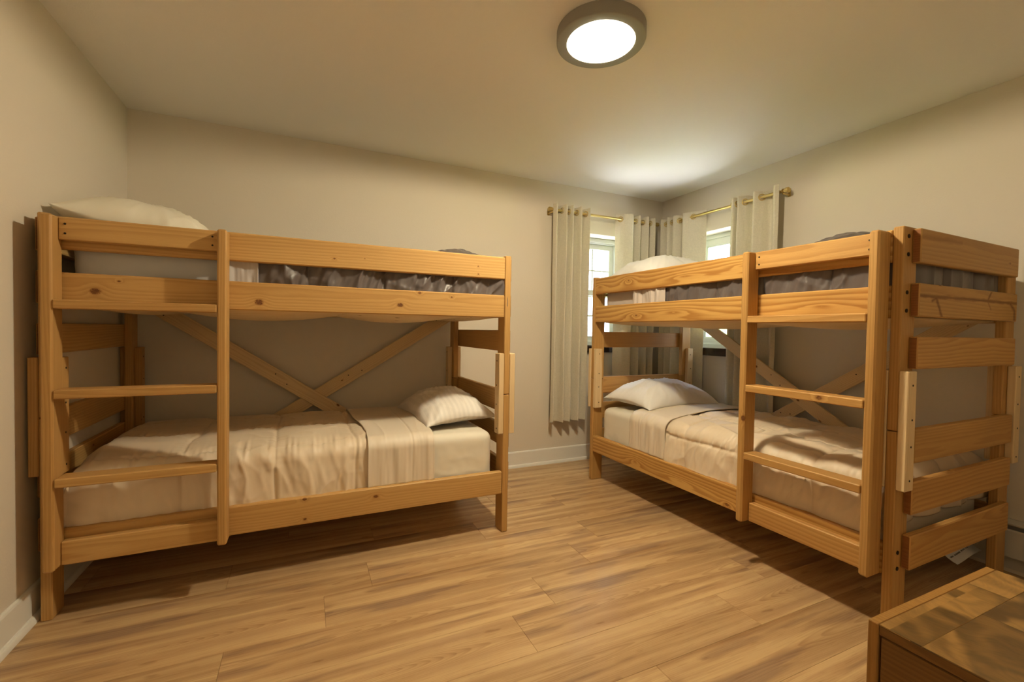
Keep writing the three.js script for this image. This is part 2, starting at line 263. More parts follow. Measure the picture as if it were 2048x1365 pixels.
// windows: local x along the wall, y up, z = 0 the room face, outside at -z
function windowUnit(n, w, turn, at, kind) {
  const g = struct(thing('window_' + n, at, turn)), b = 1.104, t = OPEN.top, zf = -0.15;
  const bar = (name, x0, x1, y0, y1, z0, z1, parent = g, m = M.vinyl) => mesh(name, plainBox([x0, y0, z0], [x1, y1, z1], 0.003), m, parent);
  const rect = (name, x0, x1, y0, y1, f, z0, z1, parent = g, m = M.vinyl) => { const k = 0.0; const e = extrude([[x0, y0], [x1, y0], [x1, y1], [x0, y1]], z1 - z0 - 0.006, 0.003, [[[x0 + f, y0 + f], [x0 + f, y1 - f], [x1 - f, y1 - f], [x1 - f, y0 + f]]]); return mesh(name, e.translate(0, 0, z0 + 0.003), m, parent); };
  rect('window_frame', 0.004, w - 0.004, b, t - 0.004, 0.034, zf - 0.05, zf);
  rect('window_frame_lip', 0.036, w - 0.036, b + 0.032, t - 0.036, 0.012, zf - 0.05, zf - 0.012);
  if (kind === 'hung') {
    const mid = 1.626;
    for (const [y0, y1, z] of [[mid - 0.033, t - 0.05, zf - 0.05], [b + 0.036, mid + 0.033, zf - 0.02]]) {
      const s = rect('sash', 0.046, w - 0.046, y0, y1, 0.05, z - 0.024, z);
      const gx0 = 0.096, gx1 = w - 0.096, gy0 = y0 + 0.05, gy1 = y1 - 0.05, cx = (gx1 - gx0) / 3, cy = (gy0 + gy1) / 2;
      for (const i of [1, 2]) bar('muntin', gx0 + cx * i - 0.008, gx0 + cx * i + 0.008, gy0, gy1, z - 0.016, z - 0.008, s);
      bar('muntin', gx0, gx1, cy - 0.008, cy + 0.008, z - 0.0155, z - 0.0085, s);
      bar('window_pane', gx0 - 0.004, gx1 + 0.004, gy0 - 0.004, gy1 + 0.004, z - 0.0125, z - 0.0115, s, M.glass).castShadow = false;
    }
    bar('sash_lock', w / 2 - 0.03, w / 2 + 0.03, mid + 0.034, mid + 0.05, zf - 0.044, zf - 0.024, g, M.latch);
  } else {
    const s = rect('sash', 0.05, w - 0.05, b + 0.04, t - 0.05, 0.05, zf - 0.045, zf - 0.014);
    rect('glazing_bead', 0.098, w - 0.098, b + 0.088, t - 0.098, 0.012, zf - 0.038, zf - 0.02, s);
    bar('window_pane', 0.104, w - 0.104, b + 0.094, t - 0.104, zf - 0.031, zf - 0.029, s, M.glass).castShadow = false;
    for (const y of [t - 0.12, t - 0.3]) { const l = bar('latch', 0.012, 0.034, y - 0.045, y + 0.02, zf, zf + 0.012, g, M.latch); bar('latch_lever', 0.017, 0.027, y - 0.1, y - 0.03, zf + 0.012, zf + 0.024, l, M.latch); }
  }
  const s = struct(thing('trim_' + n, at, turn));
  mesh('window_sill', plainBox([0.001, 1.041, -0.198], [w - 0.001, 1.1035, -0.0002], 0.002), M.sill, s);
  mesh('sill_nosing', plainBox([-0.06, 1.036, 0.0005], [w + 0.06, 1.107, 0.028], 0.004), M.sill, s);
}
windowUnit(1, WB[1] - WB[0], 0, [WB[0], 0, 0], 'hung');
windowUnit(2, WR[1] - WR[0], -Math.PI / 2, [W, 0, WR[0]], 'casement');
// ------------------------------------------------------------------ bunk beds; local x along the bed, y up, -z = depth from the room side
const DEPTH = 1.09, LEVEL = { b0: 0.238, t0: 0.3755, b1: 1.314, t1: 1.449, b2: 1.5445, t2: 1.678, seam: 0.847, top: 1.688 };
const screwGeo = new THREE.CylinderGeometry(0.0042, 0.0042, 0.003, 10), boltGeo = new THREE.CylinderGeometry(0.0085, 0.0085, 0.004, 16);
function makeBunk(o) {
  const L = o.L, root = tag(thing('bunk_bed', o.at, o.turn), o.label, 'bunk bed'), r = rng(o.seed), W1 = o.wood;
  const pick = () => W1[Math.floor(r() * W1.length)];
  const box = (name, u0, u1, h0, h1, v0, v1, m = pick(), parent = root, c = 0.004, opt = {}) => {
    if (o.mirror) [u0, u1] = [L - u1, L - u0];
    return mesh(name, boardGeo([u0, h0, -v1], [u1, h1, -v0], c, opt), [m, WOOD_PALE.includes(m) ? END_PALE : END_GRAIN], parent);
  };
  const dot = (name, geo, u, h, v, axis, parent) => { const s = mesh(name, geo, SCREW, parent); if (o.mirror) u = L - u; s.position.set(u, h, -v); if (axis === 'u') s.rotation.z = Math.PI / 2; else s.rotation.x = Math.PI / 2; return s; };
  const P = 0.104, { b0, t0, b1, t1, b2, t2, seam, top } = LEVEL;
  // posts: two beds, one standing on the other
  for (const [u0, e] of [[0, -1], [L - T, 1]]) for (const v0 of [0, DEPTH - P]) {
    const bolts = [[b2 + 0.03, t2 - 0.03, b1 + 0.03, t1 - 0.03], [b0 + 0.035, t0 - 0.035]];
    [box('post', u0, u0 + T, seam + 0.0015, top, v0, v0 + P, W1[2]), box('post', u0, u0 + T, 0, seam - 0.0015, v0, v0 + P, W1[2])].forEach((p, i) => {
      for (const h of bolts[i]) dot('bolt', boltGeo, e < 0 ? u0 - 0.0005 : u0 + T + 0.0005, h, v0 ? DEPTH - 0.035 : 0.035, 'u', p);
    });
    // splice plates inside and outside of each joint
    const va = v0 ? DEPTH - 0.062 : -0.002, vb = va + 0.064;
    for (const [ua, ub] of [[u0 - 0.033, u0], [u0 + T, u0 + T + 0.035]]) {
      const c = box('splice_plate', ua + (ua < u0 ? 0 : 0.0006), ub - (ua < u0 ? 0.0006 : 0), 0.607, 1.097, va, vb, !o.mirror && e < 0 ? W1[2] : WOOD_PALE[Math.floor(r() * 2)], root, 0.003);
      const face = ua < u0 ? ua : ub; for (const h of [0.648, 0.785, 0.9, 1.045]) dot('screw', screwGeo, face, h + (r() - 0.5) * 0.02, va + 0.03 + r() * 0.008, 'u', c);
    }
  }
  // end boards, bolted outside the posts
  for (const u0 of [-0.032, L]) for (const [h0, h1] of [[1.54, 1.679], [1.32, 1.457], [1.105, 1.238], [0.716, 0.856], [0.502, 0.64], [0.272, 0.414]]) box('end_board', u0 + 0.0006, u0 + 0.0314, h0, h1, h0 < 1 && h0 > 0.7 ? 0.066 : 0.062, 1.006, ...(o.mirror && u0 < 0 && h0 > 1.3 ? [END_RIGHT[h0 > 1.5 ? 1 : 0], root, 0.004, { s: 0, t: -0.0608 }] : []));
  // rails
  for (const [h0, h1, n] of [[b0, t0, 'side_rail'], [b1, t1, 'side_rail'], [b2, t2, 'guard_rail']]) box(n, T + 0.0015, L - T - 0.0015, h0, h1, n === 'guard_rail' ? 0.0005 : 0.003, n === 'guard_rail' ? 0.0385 : 0.041, o.rails[n === 'guard_rail' ? 2 : h0 > 1 ? 1 : 0], root, 0.005, { s: 0, t: 0 });
  for (const [h0, h1] of [[b0, t0], [b1, t1]]) box('side_rail', T + 0.0015, L - T - 0.0015, h0, h1, DEPTH - 0.064, DEPTH - 0.026);
  // slats, and under them the bowed panels that carry the mattresses
  const cuts = o.mirror ? [0.045, 0.86, L - 0.4, L - 0.045] : [0.045, 0.36, 1.18, 1.86, L - 0.045];
  for (const [h, sagScale] of [[b1 + 0.003, 1], [b0 + 0.032, 0.3]]) {
    for (const c of cuts) box('slat', Math.max(T + 0.002, c - 0.03), Math.min(L - T - 0.002, c + 0.03), h + 0.0095, h + 0.0275, 0.042, DEPTH - 0.0648, W1[0], root, 0.002);
    for (let i = 0; i + 1 < cuts.length; i++) {
      const a = cuts[i] + 0.001, b = cuts[i + 1] - 0.001, sag = Math.min(0.046, 0.012 + (b - a) * 0.045) * sagScale, q = (x) => (o.mirror ? L - x : x);
      const g = sheet(30, 20, (x, y) => { const u = mix(a, b, x), w = o.mirror ? 1 - y : y, v = mix(0.044, 1.0, w); return [q(u), h + 0.009 - sag * Math.pow(Math.sin(Math.PI * x), 0.8) * Math.pow(Math.max(0, Math.sin(Math.PI * w)), 0.45), -v, q(u), v]; }, 0.009);
      mesh('support_panel', g, WOOD_PALE[i % 2], root);
    }
  }
  // crossed braces behind
  for (const [u0, h0, u1, h1, v] of o.braces) {
    const n = Math.hypot(u1 - u0, h1 - h0), g = boardGeo([0, -0.046, -0.0095], [n, 0.046, 0.0095], 0.002);
    const c = mesh('cross_brace', g, [WOOD_PALE[v > 1.08 ? 1 : 0], END_PALE], root);
    c.position.set(u0, h0, -v); c.rotation.z = Math.atan2(h1 - h0, u1 - u0);
    for (const [s, y] of [[0.08, 0.02], [0.14, -0.02], [n * 0.5 - 0.05, 0.01], [n * 0.5 + 0.05, -0.012], [n - 0.1, 0.02]]) { const d = mesh('screw', screwGeo, SCREW, c); d.position.set(s, y, 0.0095); d.rotation.x = Math.PI / 2; }
  }
  // ladder, set against the rails
  const lad = new THREE.Group(); lad.name = 'ladder'; root.add(lad);
  const a = o.mirror ? 0.0425 : 0.0395, b = o.mirror ? 0.6285 : 0.6265, D = 0.0905;
  for (const u of [a, b]) box('stile', u, u + T, 0.2365, 1.671, -D, -0.0006, W1[2], lad, 0.007);
  for (const h of [0.613, 0.971, 1.333]) box('rung', a + T + 0.0006, b - 0.0006, h - 0.037, h, -D - 0.001, -0.002, W1[1 + Math.floor(r() * 2)], lad, 0.004);
  const tb = box('ladder_board', a + T + 0.0006, b - 0.0006, 1.577, 1.669, -0.0385, -0.0006, W1[1], lad);
  box('ladder_board', a + T + 0.0006, b - 0.0006, 0.239, 0.338, -0.0385, -0.0006, W1[1], lad);
  for (const u of [a + T + 0.022, b - 0.024]) for (const h of [1.603, 1.642]) dot('screw', screwGeo, u, h, -0.0388, 'v', tb);
  return root;
}
const BL = { L: 2.1213, at: [0.0294, 0, 1.1733], turn: 0.0097, mirror: false }, BR = { L: 2.1313, at: [3.1934, 0, 0.51], turn: -Math.PI / 2 + 0.0111, mirror: true };
makeBunk({ ...BL, seed: 3, wood: WOOD_LEFT, rails: RAIL_LEFT, label: 'wooden bunk bed along the back wall at the left, ladder next to the left wall', braces: [[0.07, 1.395, 1.62, 0.345, 1.0765], [0.62, 0.455, 2.06, 1.345, 1.0965]] });
makeBunk({ ...BR, seed: 8, wood: WOOD_RIGHT, rails: RAIL_RIGHT, label: 'wooden bunk bed along the right wall below the curtained corner windows', braces: [[0.06, 1.41, 1.72, 0.375, 1.0765], [0.87, 0.585, 2.07, 1.425, 1.0965]] });
const inBed = (bed, u, h, v) => new THREE.Vector3(u, h, -v).applyAxisAngle(new THREE.Vector3(0, 1, 0), bed.turn).add(new THREE.Vector3(...bed.at)).toArray();

// ------------------------------------------------------------------ bedding
const weave = texture(256, 256, (x, y, o) => { const v = 128 + 50 * Math.sin(x * Math.PI / 2) * Math.sin(y * Math.PI / 2) + 40 * noise(x / 3, y / 3); o[0] = o[1] = o[2] = v; }, false);
const cloth = (rgb, rough, o = {}) => new THREE.MeshPhysicalMaterial({ name: 'cloth', color: new THREE.Color(...rgb), roughness: rough, bumpMap: scaled(weave, 16, 16), bumpScale: 0.00025, sheen: 0.25, sheenRoughness: 0.5, sheenColor: new THREE.Color(0.5, 0.5, 0.5), side: THREE.DoubleSide, ...o });
const stripe = texture(256, 8, (x, y, o) => { const v = (x % 32) < 16 ? 255 : 247; o[0] = o[1] = o[2] = v; });
const C = {
  peach: cloth([0.78, 0.65, 0.49], 0.42), peachSheet: cloth([0.76, 0.66, 0.53], 0.46), cream: cloth([0.8, 0.74, 0.62], 0.6), grey: cloth([0.125, 0.103, 0.1], 0.33, { specularIntensity: 1 }), lilac: cloth([0.5, 0.47, 0.47], 0.42), pale: cloth([0.55, 0.56, 0.58], 0.6),
  rose: cloth([0.58, 0.5, 0.45], 0.45), pillow: cloth([0.82, 0.8, 0.77], 0.62), pillowStripe: cloth([0.84, 0.79, 0.73], 0.5, { map: scaled(stripe, 4, 1) }), pillowCream: cloth([0.85, 0.8, 0.68], 0.65), slate: cloth([0.12, 0.115, 0.125], 0.5),
};
function fold(d, a, r) { const q = Math.PI * r / 2; if (d >= 0) return [a + r + d, 0, 0]; if (d > -q) { const t = -d / r; return [a + r - r * Math.sin(t), r - r * Math.cos(t), Math.sin(t)]; } return [a, r - d - q, 1]; }
// a cloth over the mattress from the foot u0 (falls down there) to the open edge u1; drops at the front v0 and the back v1
function drape(o) {
  const { r = 0.06, v0, v1, top, dropF, dropB = 0.2, dropE = 0 } = o, q = Math.PI * r / 2, L = o.u1 - o.u0;
  const lenW = (v1 - v0 - 2 * r), w0 = -(q + dropF - r), w1 = lenW + q + dropB - r;
  const s0 = dropE ? -(q + dropE - r) : 0, s1 = dropE ? L - r : L;
  return sheet(o.nx ?? 200, o.ny ?? 150, (x, y) => {
    const w = o.flip ? mix(w1, w0, y) : mix(w0, w1, y), edge = o.edge ? o.edge(w) : [0, 0];
    let s = mix(s0 + edge[0], s1 + edge[1], x);
    let [v, dw, nw] = w < lenW / 2 ? fold(w, v0, r) : fold(lenW - w, 0, r); if (w >= lenW / 2) v = v1 - v;
    const front = w < lenW / 2;
    let [u, ds, ns] = dropE ? fold(s, o.u0, r) : [o.u0 + s, 0, 0];
    const drop = Math.pow(dw ** 4 + ds ** 4, 0.25);
    const crown = (o.crown ?? 0.03) * Math.pow(clamp(1 - Math.pow(Math.abs((v - (v0 + v1) / 2) / ((v1 - v0) / 2)), 2.2)), 0.7);
    const k = o.disp ? o.disp(u, v, w, nw, ns, front, s) : 0, up = Math.sqrt(Math.max(0, 1 - nw * nw)) * Math.sqrt(Math.max(0, 1 - ns * ns));
    return [o.mx(u - k * ns), top + crown * (1 - Math.max(nw, ns)) - drop + k * up, -(v + (front ? -1 : 1) * k * nw), s, w];
  }, o.thick ?? 0.008);
}
function quilt(seed, o) {
  const su = o.seamsU, sw = o.seamsW, A = o.puff ?? 0.016, E = seed * 7.7;
  return (u, v, w, nw, ns, front) => {
    let du = 9, dv = 9; for (const s of su) du = Math.min(du, Math.abs(u - s - 0.012 * noise(w * 5 + s * 9, seed))); for (const s of sw) dv = Math.min(dv, Math.abs(w - s - 0.008 * noise(u * 5 + s * 9, seed)));
    const puff = A * (1 - Math.exp(-du / 0.05)) * (1 - Math.exp(-dv / 0.045)) - 0.006 * Math.exp(-du * du / 0.00004) - 0.006 * Math.exp(-dv * dv / 0.00004);
    const gather = (o.gather ?? 0.004) * noise(u * 75 + E, w * 6) * Math.exp(-dv / 0.05) + (o.gather ?? 0.004) * 0.5 * noise(w * 75, u * 6 + E) * Math.exp(-du / 0.035) * (1 - 0.6 * nw);
    const slant = u + 0.35 * w; const hang = nw * (o.slant ? o.slant * (ridge(slant * 17 + E + 0.8 * noise(u * 4, w * 7), w * 3) ** 4 - 0.35 + 0.6 * noise(slant * 46 + E, w * 9)) : 0) + nw * ((o.hang ?? 0.006) * (ridge(u * 14 + E + 0.6 * noise(u * 3, w * 6), w * 2.2) ** 3 - 0.4) + 0.5 * (o.hang ?? 0.006) * noise(u * 34 + E, w * 4));
    const lump = (o.lump ?? 0) * Math.exp(-((u - (o.lumpU ?? 0.2)) ** 2) / 0.11 - ((v - 0.48) ** 2) / 0.06);
    const soft = lump + (1 - 0.5 * nw) * (0.009 * fbm(u * 3.4 + E, w * 4, 2) + (o.crease ?? 0.005) * (ridge(u * 7 + E + w * 4, w * 9 - u * 3) ** 4 - 0.3));
    return (puff + gather + hang + soft) * (1 - 0.6 * smooth(o.u1 - 0.07, o.u1 - 0.02, u));
  };
}
function slab(lo, hi, r, div, disp) {   // a rounded mattress
  const s = [0, 1, 2].map((i) => hi[i] - lo[i]), g0 = new THREE.BoxGeometry(s[0], s[1], s[2], ...div); g0.deleteAttribute('normal'); g0.deleteAttribute('uv');
  const g = mergeVertices(g0, 1e-4), p = g.attributes.position, uv = new Float32Array(p.count * 2), c = [0, 1, 2].map((i) => (lo[i] + hi[i]) / 2);
  for (let i = 0; i < p.count; i++) {
    const q = [p.getX(i), p.getY(i), p.getZ(i)], a = q.map((x, k) => clamp(x, -s[k] / 2 + r, s[k] / 2 - r)), d = q.map((x, k) => x - a[k]), n = Math.hypot(...d) || 1, dir = d.map((x) => x / n);
    const k = disp ? disp(q[0] + c[0], q[1] + c[1], q[2] + c[2], dir) : 0;
    const scale = Math.min(r, Math.max(...d.map(Math.abs)) || 0); const f = n > 1e-9 ? scale : 0;
    p.setXYZ(i, a[0] + dir[0] * (f + k) + c[0], a[1] + dir[1] * (f + k) + c[1], a[2] + dir[2] * (f + k) + c[2]);
    uv[i * 2] = q[0] + q[2] * 0.3; uv[i * 2 + 1] = q[1] + q[2];
  }
  g.setAttribute('uv', new THREE.BufferAttribute(uv, 2)); g.computeVertexNormals(); return g;
}
function pillowGeo(w, d, th, seed, o = {}) {
  const n = 70, parts = [], E = seed * 3.3;
  const f = (side) => (x, y) => {
    const a = x * 2 - 1, b = y * 2 - 1, ea = 1 - Math.abs(a), eb = 1 - Math.abs(b);
    const prof = Math.pow((1 - Math.pow(Math.abs(a), 2.6)) * (1 - Math.pow(Math.abs(b), 2.6)), 0.55);
    const corner = a * a * b * b, edge = Math.exp(-Math.min(ea, eb) / 0.14);
    const ang = Math.atan2(b * d, a * w);
    const wr = (0.3 + 0.7 * edge) * 0.017 * noise(ang * 13 + E, Math.hypot(a, b) * 1.6) * prof ** 0.5 + 0.02 * (ridge(a * 2.6 + E + b * 0.8, b * 2.6 - a) ** 4 - 0.35) * prof + 0.01 * fbm(a * 2 + E, b * 2, 2) * prof;
    const X = a * w / 2 * (1 - (o.pinch ?? 0.06) * (1 - b * b)) + 0.006 * noise(b * 3 + E, 1) * (1 - ea), Z = b * d / 2 * (1 - (o.pinch ?? 0.06) * (1 - a * a)) + 0.006 * noise(a * 3 + E, 5) * (1 - eb);
    const seam = th * (0.34 - 0.16 * corner) + (o.ear ? o.ear(a, b) : 0);
    return [X, side > 0 ? seam + th * 0.72 * prof * (1 + (o.lean ?? 0) * a) + wr : seam - th * 0.36 * prof * (1 - 0.0 * corner) + wr * 0.2, Z];
  };
  const pos = [], uv = [], idx = [];
  for (const side of [1, -1]) { const off = pos.length / 3, F = f(side); for (let j = 0; j <= n; j++) for (let i = 0; i <= n; i++) { const ii = i / n, jj = j / n, e = (t) => 0.5 - 0.5 * Math.cos(Math.PI * t) * (0.55 + 0.45 * Math.abs(Math.cos(Math.PI * t))); pos.push(...F(e(ii), e(jj))); uv.push(ii * w, jj * d); }
    for (let j = 0; j < n; j++) for (let i = 0; i < n; i++) { const a = off + j * (n + 1) + i, b = a + 1, c = a + n + 2, e = a + n + 1; if (side > 0) idx.push(a, e, c, a, c, b); else idx.push(a, c, e, a, b, c); } }
  let g = new THREE.BufferGeometry(); g.setAttribute('position', new THREE.Float32BufferAttribute(pos, 3)); g.setIndex(idx); g = mergeVertices(g, 1e-5);
  const p = g.attributes.position, u2 = new Float32Array(p.count * 2); for (let i = 0; i < p.count; i++) { u2[i * 2] = p.getX(i); u2[i * 2 + 1] = p.getZ(i); }
  g.setAttribute('uv', new THREE.BufferAttribute(u2, 2)); g.computeVertexNormals(); return g;
}
function bedThing(name, bed, label, category, geo, m) { const o = mesh(name, geo, m); o.position.set(...bed.at); o.rotation.y = bed.turn; return tag(o, label, category); }
const V0 = 0.062, V1 = 1.004;
function mattress(bed, h0, h1, m, label, seed) {
  const L = bed.L, pull = (x, y, z, d) => 0.004 * noise(x * 3 + seed, z * 3 + y * 4) + 0.005 * Math.abs(d[2]) * (ridge(x * 9 + y * 16 + seed, y * 8 - x * 5) ** 5 - 0.3) * smooth(h1 - 0.04, h0, y) + 0.0012 * noise(x * 40 + y * 26, y * 30 - x * 8);
  return bedThing('mattress', bed, label, 'mattress', slab([0.082, h0, -V1], [L - 0.082, h1, -V0], 0.05, [150, 30, 70], pull), m);
}
mattress(BL, 0.301, 0.612, C.cream, 'thick mattress in a cream fitted sheet, bottom bunk of the left bed', 1);
mattress(BL, 1.347, 1.6, C.pale, 'mattress in a pale grey fitted sheet, top bunk of the left bed', 2);
mattress(BR, 0.301, 0.612, C.cream, 'thick mattress in a beige fitted sheet, bottom bunk of the right bed', 3);
mattress(BR, 1.347, 1.6, C.rose, 'mattress in a rose beige fitted sheet, top bunk of the right bed', 4);
{ // a paper tag hangs from the mattress of the lower right bed
  const m = scene.getObjectByName('mattress_002');
  const print = texture(256, 192, (x, y, o) => { const line = y > 20 && y < 176 && (y % 14) < 5 && x > 18 && x < 236 - 50 * Math.abs(noise(Math.floor(y / 14), 3)) && noise(x * 0.35, Math.floor(y / 14) * 3) > -0.25; const v = line ? 120 : 236; o[0] = o[1] = o[2] = v; });
  print.flipY = false;
  const pm = new THREE.MeshStandardMaterial({ name: 'tag_paper', map: print, roughness: 0.8, side: THREE.DoubleSide });
  const g = sheet(12, 12, (x, y) => { const v = mix(1.09, 0.78, x); return [mix(2.045, 1.82, y) + 0.015 * x, 0.1 + 0.21 * Math.pow(y, 1.5) + 0.004 * Math.sin(x * 5 + y * 3), -v, 1 - x, y]; }, 0.0008);
  g.deleteAttribute('normal'); g.computeVertexNormals();
  const t = mesh('paper_tag', g, pm, m); t.userData.label = 'white paper tag hanging under the bed';
}
// comforters
function comforter(bed, o) {
  const g = drape({ v0: V0 - 0.018, v1: V1 + 0.018, r: 0.06, dropB: 0.2, mx: (u) => (o.rev ? bed.L - u : u), flip: o.rev, disp: o.disp ?? quilt(o.seed, o), nx: 260, ny: 190, thick: 0.012, ...o });
  return bedThing(o.name ?? 'comforter', bed, o.label, o.category ?? 'comforter', g, o.m);
}
comforter(BL, { u0: 0.075, u1: 1.36, top: 0.618, crown: 0.03, dropF: 0.27, dropE: 0.24, seed: 1, m: C.peach, seamsU: [0.47, 0.845, 1.235], seamsW: [0.0, 0.36, 0.72], gather: 0.007, hang: 0.01, slant: 0.004, label: 'peach beige quilted comforter on the bottom bunk of the left bed' });
comforter(BR, { rev: true, u0: 0.075, u1: 1.36, top: 0.618, crown: 0.04, dropF: 0.27, dropE: 0.21, seed: 2, m: C.peach, seamsU: [0.36, 0.78, 1.16], seamsW: [-0.1, 0.24, 0.5, 0.76], gather: 0.008, hang: 0.006, slant: 0.004, puff: 0.024, crease: 0.012, label: 'peach beige puffy comforter on the bottom bunk of the right bed' });
comforter(BL, { rev: true, u0: 0.05, u1: 1.35, top: 1.606, crown: 0.05, dropF: 0.2, dropE: 0.2, seed: 3, lump: 0.115, lumpU: 0.2, m: C.grey, seamsU: [0.36, 0.74, 1.12], seamsW: [0.0, 0.3, 0.6], gather: 0.01, hang: 0.012, slant: 0.014, puff: 0.022, crease: 0.01, label: 'shiny grey comforter on the top bunk of the left bed' });
comforter(BR, { rev: true, u0: 0.05, u1: 1.34, top: 1.606, crown: 0.05, dropF: 0.2, dropE: 0.2, seed: 4, lump: 0.125, lumpU: 0.44, m: C.grey, seamsU: [0.3, 0.62, 0.94], seamsW: [0.0, 0.3, 0.6], gather: 0.008, hang: 0.01, slant: 0.008, puff: 0.022, crease: 0.009, label: 'grey mauve comforter on the top bunk of the right bed' });
// the sheets, turned back over the head of each comforter
const flap = (seed, hang = 0.006) => (u, v, w, nw, ns, front, s) => 0.004 + nw * hang * (noise(u * 30 + seed * 9, w * 5) + 0.8 * noise(u * 70 + seed, w * 8) * 0.4) + (1 - nw) * (0.006 * fbm(u * 4 + seed, w * 5, 2) + 0.005 * (ridge(u * 9 + seed * 5, w * 2) ** 4 - 0.3)) - 0.004 * Math.exp(-((s - 0.24) ** 2) / 0.00004);
const turned = (bed, o) => comforter(bed, { name: 'bed_sheet', category: 'bed sheet', v0: V0 - 0.034, v1: V1 + 0.032, thick: 0.006, dropB: 0.2, nx: 110, ...o });
turned(BL, { u0: 1.3, u1: 1.664, top: 0.631, crown: 0.032, dropF: 0.256, disp: flap(1), m: C.peachSheet, label: 'beige sheet folded back over the comforter, beside the striped pillow', edge: (w) => [w > 0.1 ? -0.03 * smooth(0.1, 0.5, w) : 0.004 * Math.sin(w * 9), -0.02 * smooth(0, 0.6, w)] });
turned(BR, { rev: true, u0: 1.305, u1: 1.668, top: 0.634, crown: 0.044, dropF: 0.256, disp: flap(2, 0.008), m: C.peachSheet, label: 'beige sheet folded back on the bottom bunk beneath the window pillow', edge: (w) => [0.05 * smooth(0.1, 0.8, w), 0.03 * smooth(0.1, 0.8, w)] });
turned(BL, { rev: true, u0: 1.343, u1: 1.465, top: 1.625, crown: 0.05, dropF: 0.22, disp: flap(3, 0.01), m: C.lilac, label: 'lilac grey sheet folded over the top bunk comforter of the left bed' });
turned(BR, { rev: true, u0: 1.33, u1: 1.655, top: 1.625, crown: 0.05, dropF: 0.22, disp: flap(4, 0.012), m: C.rose, label: 'rose beige sheet folded over the top bunk comforter of the right bed' });
// pillows
function pillow(bed, u, h, v, geo, m, tilt, yaw, label, roll = 0) { const o = mesh('pillow', geo, m); o.rotation.set(roll, bed.turn + yaw, tilt, 'YXZ'); o.position.set(...inBed(bed, u, h, v)); return tag(o, label, 'pillow'); }
pillow(BL, 1.862, 0.63, 0.52, pillowGeo(0.47, 0.74, 0.185, 1), C.pillowStripe, 0.06, 0.04, 'white striped pillow on the bottom bunk of the left bed');
pillow(BL, 0.275, 1.618, 0.5, pillowGeo(0.58, 0.76, 0.22, 2, { lean: -0.22, ear: (a, b) => (a < 0 ? 0.07 * a * a * Math.abs(b) ** 3 : 0) }), C.pillowCream, -0.09, -0.03, 'cream white pillow on the top bunk of the left bed, beside the left wall');
pillow(BR, 0.3, 0.638, 0.49, pillowGeo(0.52, 0.78, 0.2, 3), C.pillow, -0.04, 0.05, 'white pillow on the bottom bunk of the right bed, lit by the window');
pillow(BR, 0.33, 1.622, 0.47, pillowGeo(0.56, 0.76, 0.21, 4), C.pillow, -0.04, -0.03, 'white pillow on the top bunk of the right bed, in front of the curtains');

// ------------------------------------------------------------------ curtains on brass rods
const linen = texture(512, 512, (x, y, o) => { const a = noise(x * 0.9, y * 0.06) * 0.5 + noise(x * 0.05, y * 0.9) * 0.5, b = noise(x / 2, y / 2); const v = 232 + 16 * a + 8 * b; o[0] = v; o[1] = v - 1; o[2] = v - 4; });
const linenBump = texture(512, 512, (x, y, o) => { const v = 128 + 60 * noise(x * 0.9, y * 0.08) + 60 * noise(x * 0.08, y * 0.9); o[0] = o[1] = o[2] = v; }, false);
M.curtain = new THREE.MeshPhysicalMaterial({ name: 'linen', map: scaled(linen, 3, 3), color: new THREE.Color(0.92, 0.855, 0.71), roughness: 0.9, bumpMap: scaled(linenBump, 3, 3), bumpScale: 0.0004, transmission: 0.1, thickness: 0, side: THREE.DoubleSide });
const RODY = 2.336;
// path: [along, out from the wall] at the top; foot: how the hem shifts
function curtain(at, turn, path, label, seed, foot = (s) => 0, ROD = 0.092) {
  path = path.map(([x, z]) => [x, 0.03 + (z - 0.03) * (ROD - 0.03) / 0.062]);
  const g = thing('curtain', at, turn), curve = new THREE.CatmullRomCurve3(path.map(([x, z]) => new THREE.Vector3(x, 0, z)), false, 'catmullrom', 0.55);
  const n = path.length * 16, pts = curve.getSpacedPoints(n), mid = path.reduce((s, p) => s + p[0], 0) / path.length, y1 = 2.386, y0 = 0.41;
  const cloth = sheet(90, n, (x, y) => {
    const p = pts[Math.round(y * n)], yy = mix(y1, y0, x), low = smooth(0, 0.9, x);
    const px = p.x + low * (0.012 * noise(y * 9 + seed, x * 1.6) + foot(y)) + 0.002 * noise(y * 40, x * 14), pz = Math.max(0.016, ROD + (p.z - ROD) * (1 - 0.12 * low + 0.1 * noise(y * 7 + seed, x * 2)) + low * 0.006 * noise(y * 13, x * 3 + seed));
    return [px, yy + 0.006 * noise(y * 12 + seed, 3) * low + 0.004 * noise(y * 17 + seed, 9), pz, y * curve.getLength(), yy];
  }, 0.003);
  mesh('curtain_cloth', cloth, M.curtain, g);
  for (let i = 0; i + 1 < path.length; i++) {
    const [xa, za] = path[i], [xb, zb] = path[i + 1]; if ((za - ROD) * (zb - ROD) >= 0) continue;
    let best = 0; for (let k = 1; k < n; k++) if (Math.abs(k / n - (i + 0.5) / (path.length - 1)) < 0.6 / (path.length - 1) + 0.05 && Math.abs(pts[k].z - ROD) + 0.3 * Math.abs(pts[k].x - (xa + xb) / 2) < Math.abs(pts[best].z - ROD) + 0.3 * Math.abs(pts[best].x - (xa + xb) / 2)) best = k;
    const a = pts[Math.max(0, best - 1)], b = pts[Math.min(n, best + 1)];
    const t = mesh('grommet', new THREE.TorusGeometry(0.0235, 0.0045, 8, 28), M.brass, g); t.position.set(pts[best].x, RODY, ROD); t.rotation.y = Math.atan2(-(b.z - a.z), b.x - a.x);
  }
  return tag(g, label, 'curtain', undefined);
}
const F = 0.15, B = 0.02;
